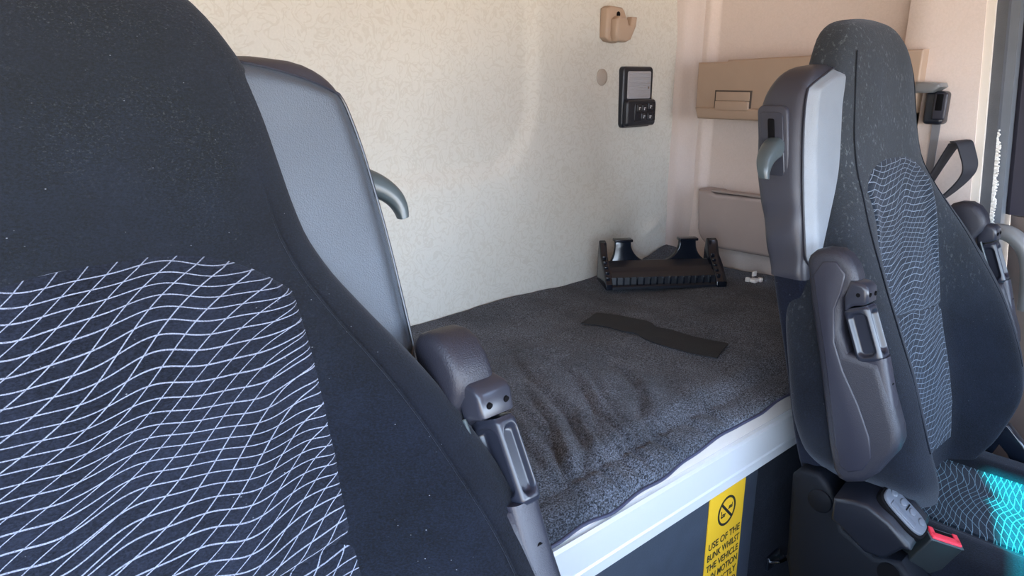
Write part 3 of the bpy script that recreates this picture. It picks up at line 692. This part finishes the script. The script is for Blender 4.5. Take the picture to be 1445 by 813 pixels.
tag(mb.build('round_plug', MT['plug'], smooth=40), 'round beige plug on the rear wall below the coat hook', 'plug')
bp = thing('bunk_control', 'black reading lamp and switch unit on the rear wall', 'lamp', (1.61, WY, -.13))
MB().prism(rrect(1.545, 1.672, -.132, .024, .012), SP, WY + .004, WY - .016, .005, 4).build('lamp_frame', MT['black'], bp, smooth=50)
mb = MB(); mb.prism(rrect(1.562, 1.660, -.058, .012, .005), SP, WY - .010, WY - .0175, .001)
for i in range(12): mb.box((1.611, WY - .018, -.052 + i * .0054), (.090, .0022, .0026), .0008)
mb.build('lamp_lens', MT['lens'], bp, label='ribbed clear lamp lens')
mb = MB(); mb.cyl((1.648, WY - .018, -.030), (1.648, WY - .020, -.030), .003, n=12); mb.build('lamp_glint', MT['chrome'], bp)
sw = MB().prism(rrect(1.548, 1.673, -.128, -.060, .010), SP, WY - .012, WY - .030, .006, 4).build('switch_block', MT['black'], bp, smooth=50)
MB().prism(rrect(1.578, 1.668, -.116, -.070, .004), SP, WY - .028, WY - .0315, .001).build('switch_face', MT['gloss'], sw)
for bx, bz, wd in ((1.592, -.081, .010), (1.614, -.082, .012), (1.640, -.078, .012), (1.612, -.103, .010), (1.640, -.104, .012)):
    k = MB().box((bx + .004, WY - .0315, bz), (.021, .004, .018), .002).build('switch_button', MT['black'], sw)
    mb = MB(); mb.box((bx + .004, WY - .0338, bz + .001), (wd * .7, .0006, .0022), 0); mb.box((bx + .002, WY - .0338, bz - .003), (.003, .0006, .004), 0); mb.build('button_symbol', MT['mark'], k)

# ---------------------------------------------------------------- right wall fittings
WX = XR + .022
bx = thing('storage_box', 'tan lidded storage box on the right wall, upper of two bins', 'box', (1.79, .88, -.115))
SX = lambda p, q, w: (w, p, q)
MB().prism([(1.160, .035), (1.160, -.080), (1.150, -.108), (.60, -.104), (.60, .056), (1.07, .040), (1.075, .036)], SX, WX + .004, 1.765, .006, 4).build('box_body', MT['tan'], bx, smooth=40)
MB().prism([(1.156, -.082), (.60, -.078), (.60, -.108), (1.146, -.111)], SX, 1.80, 1.757, .005).build('box_ledge', MT['tan'], bx, smooth=40)
MB().box((1.764, 1.046, -.0645), (.005, .106, .057), .0005).build('latch_recess', MT['latchdark'], bx)
lt = MB().box((1.762, 1.046, -.076), (.010, .098, .026), .002).build('latch', MT['tan'], bx, smooth=40)
MB().box((1.763, 1.046, -.051), (.006, .098, .022), .001).build('latch_plate', MT['tan'], lt, smooth=40)
pk = thing('wall_pocket', 'taupe moulded pocket low on the right wall, below the storage box', 'pocket', (1.80, .90, -.47))
po = [(1.140, -.305), (1.134, -.380)] + [(1.075 + .058 * math.cos(a), -.405 - .058 * math.sin(a)) for a in [PI/2 * i / 8 for i in range(9)]] + [(.62, -.458), (.62, -.300), (1.08, -.312), (1.095, -.306)]
MB().prism(po, SX, WX + .004, 1.772, .012, 5).build('pocket_front', MT['taupe'], pk, smooth=50)
MB().box((1.788, .86, -.3045), (.030, .47, .006), .002).build('pocket_rim', MT['taupe'], pk, smooth=40)

# belt guide on the pillar, webbing and its loop
gd = thing('belt_guide', 'black seat belt guide on the pillar behind the right seat', 'belt guide', (1.78, .56, -.10))
MB().box((1.782, .562, -.066), (.040, .040, .070), .008, seg=4).build('guide_body', MT['black'], gd, smooth=50)
MB().box((1.762, .550, -.062), (.010, .026, .056), .004, seg=4).build('guide_slide', MT['arm'], gd, smooth=50)
MB().box((1.7565, .551, -.054), (.003, .013, .034), .001).build('guide_button', MT['hole'], gd)
tag(MB().prism([(.60, -.012), (.552, -.014), (.548, -.022), (.565, -.034), (.60, -.036)], SX, 1.74, 1.795, .006).build('belt_anchor_cover', MT['grip'], smooth=50), 'grey anchor cover above the black belt guide', 'belt anchor')
def ribbon(path, w, mat_name, name, th=.0016):
    """path of (point, width direction)"""
    rg = []
    for i, (p, wd) in enumerate(path):
        p = Vector(p); wd = Vector(wd).normalized() * w
        t = (Vector(path[min(i + 1, len(path) - 1)][0]) - Vector(path[max(i - 1, 0)][0])).normalized(); n = t.cross(wd).normalized() * th
        rg.append([p + wd + n, p - wd + n, p - wd - n, p + wd - n])
    return MB().loft(rg).build(name, MT[mat_name], smooth=40)
tag(ribbon([((1.790, .560, z), (.05, -1, 0)) for z in (-.10, -.14, -.20)] + [((1.790, .548, -.30), (.05, -1, 0)), ((1.790, .520, -.49), (.05, -1, 0))], .008, 'belt', 'seat_belt'), 'grey belt webbing running down behind the right seat', 'seat belt')
lp = []
ctrl = [(.505, -.135), (.518, -.16), (.540, -.21), (.555, -.25), (.548, -.268), (.530, -.268), (.500, -.240), (.474, -.205), (.468, -.180), (.478, -.150), (.487, -.133), (.500, -.131)]
def cat(P, n):
    out = []
    for i in range(len(P) - 1):
        a, b, c, d = (Vector((*P[max(i - 1, 0)], 0)), Vector((*P[i], 0)), Vector((*P[i + 1], 0)), Vector((*P[min(i + 2, len(P) - 1)], 0)))
        for k in range(n):
            t = k / n; out.append(.5 * ((2 * b) + (c - a) * t + (2 * a - 5 * b + 4 * c - d) * t * t + (3 * b - a - 3 * c + d) * t ** 3))
    out.append(Vector((*P[-1], 0))); return out
pts = cat(ctrl, 6); nP = len(pts)
o = ribbon([((1.748 + .010 * math.sin(i / nP * 6.0), p.x, p.y), (1, -.35 + .25 * math.sin(i / nP * 5), .10)) for i, p in enumerate(pts)], .020, 'loop', 'webbing_loop')
tag(o, 'black webbing loop hanging on the pillar above the outer armrest', 'strap')
mb = MB(); mb.cyl((1.748, .487, -.141), (1.741, .486, -.141), .005, n=14, bev=.001); mb.build('rivet', MT['chrome'], o)
# grab bar across the door opening
gr = thing('grab_bar', 'curved grey grab bar at the far door', 'grab bar', (1.78, .40, -.32))
gp = [Vector((1.80, .440, -.318))] + [v_ for v_ in []]
gp = cat([(.452, -.322), (.428, -.318), (.400, -.313), (.372, -.322), (.348, -.350), (.335, -.40), (.33, -.47)], 8)
MB().tube([(1.785 - .012 * math.sin(i / len(gp) * 3), p.x, p.y) for i, p in enumerate(gp)], [lerp(.012, .017, sstep(0, .4, i / len(gp))) for i in range(len(gp))], 18).build('bar', MT['grip'], gr, smooth=60)
MB().box((1.797, .446, -.322), (.030, .030, .040), .008).build('bar_foot', MT['grip'], gr, smooth=50)

# ---------------------------------------------------------------- light
def portal(name, loc, rot, sx, sy):
    l = bpy.data.lights.new(name, 'AREA'); l.shape = 'RECTANGLE'; l.size = sx; l.size_y = sy; l.cycles.is_portal = True
    o = bpy.data.objects.new(name, l); C.objects.link(o); o.location = Vector(loc) + Vector((0, 0, H)); o.rotation_euler = rot
portal('door_daylight', (XL - .03, -.45, -.3), (0, -PI / 2, 0), 1.95, 2.1)
portal('windscreen_daylight', (.75, -1.6, .1), (PI / 2, 0, 0), 2.4, 1.2)
sun = bpy.data.lights.new('sun', 'SUN'); sun.energy = 21; sun.angle = math.radians(.9); sun.color = (.0, .80, .82)
so = bpy.data.objects.new('sun', sun); C.objects.link(so); so.rotation_euler = (-(PI / 2 - SUN_EL) * -1, 0, 0)
w = bpy.data.worlds.new('sky'); bpy.context.scene.world = w; w.use_nodes = True; nt = w.node_tree; bg = nt.nodes['Background']
tc = nt.nodes.new('ShaderNodeTexCoord'); sx = nt.nodes.new('ShaderNodeSeparateXYZ'); nt.links.new(tc.outputs['Generated'], sx.inputs[0])
cr = nt.nodes.new('ShaderNodeValToRGB'); e = cr.color_ramp.elements
e[0].position = .0; e[0].color = (.42, .38, .335, 1); e[1].position = 1; e[1].color = (.44, .74, 1.35, 1)
for p, c in ((.485, (.78, .70, .62, 1)), (.535, (1.12, 1.36, 1.66, 1)), (.70, (.68, .98, 1.50, 1))):
    k = e.new(p); k.color = c
nt.links.new(M_(nt, 'MULTIPLY_ADD', sx.outputs[2], .5, .5), cr.inputs[0]); nt.links.new(cr.outputs[0], bg.inputs[0])
fac = M_(nt, 'ADD', M_(nt, 'MULTIPLY', sx.outputs[1], -.62), M_(nt, 'MULTIPLY', sx.outputs[0], .30))
st_ = M_(nt, 'MAXIMUM', M_(nt, 'MULTIPLY', M_(nt, 'ADD', fac, .62), 4.4), 1.9)
nt.links.new(st_, bg.inputs[1])

# ---------------------------------------------------------------- camera
cam = bpy.data.cameras.new('camera'); cam.sensor_width = 36; cam.lens = 1030 / 1445 * 36; cam.clip_start = .02
co = bpy.data.objects.new('camera', cam); C.objects.link(co); co.location = (0, 0, H)
co.rotation_euler = (math.radians(90 - 16.2), 0, math.radians(47.0 - 90))
S = bpy.context.scene; S.camera = co
S.view_settings.view_transform = 'Standard'; S.view_settings.look = 'None'; S.view_settings.gamma = 1; S.view_settings.use_curve_mapping = False
S.view_settings.exposure = 1.52
S.cycles.max_bounces = 10; S.cycles.diffuse_bounces = 6; S.cycles.use_denoising = True
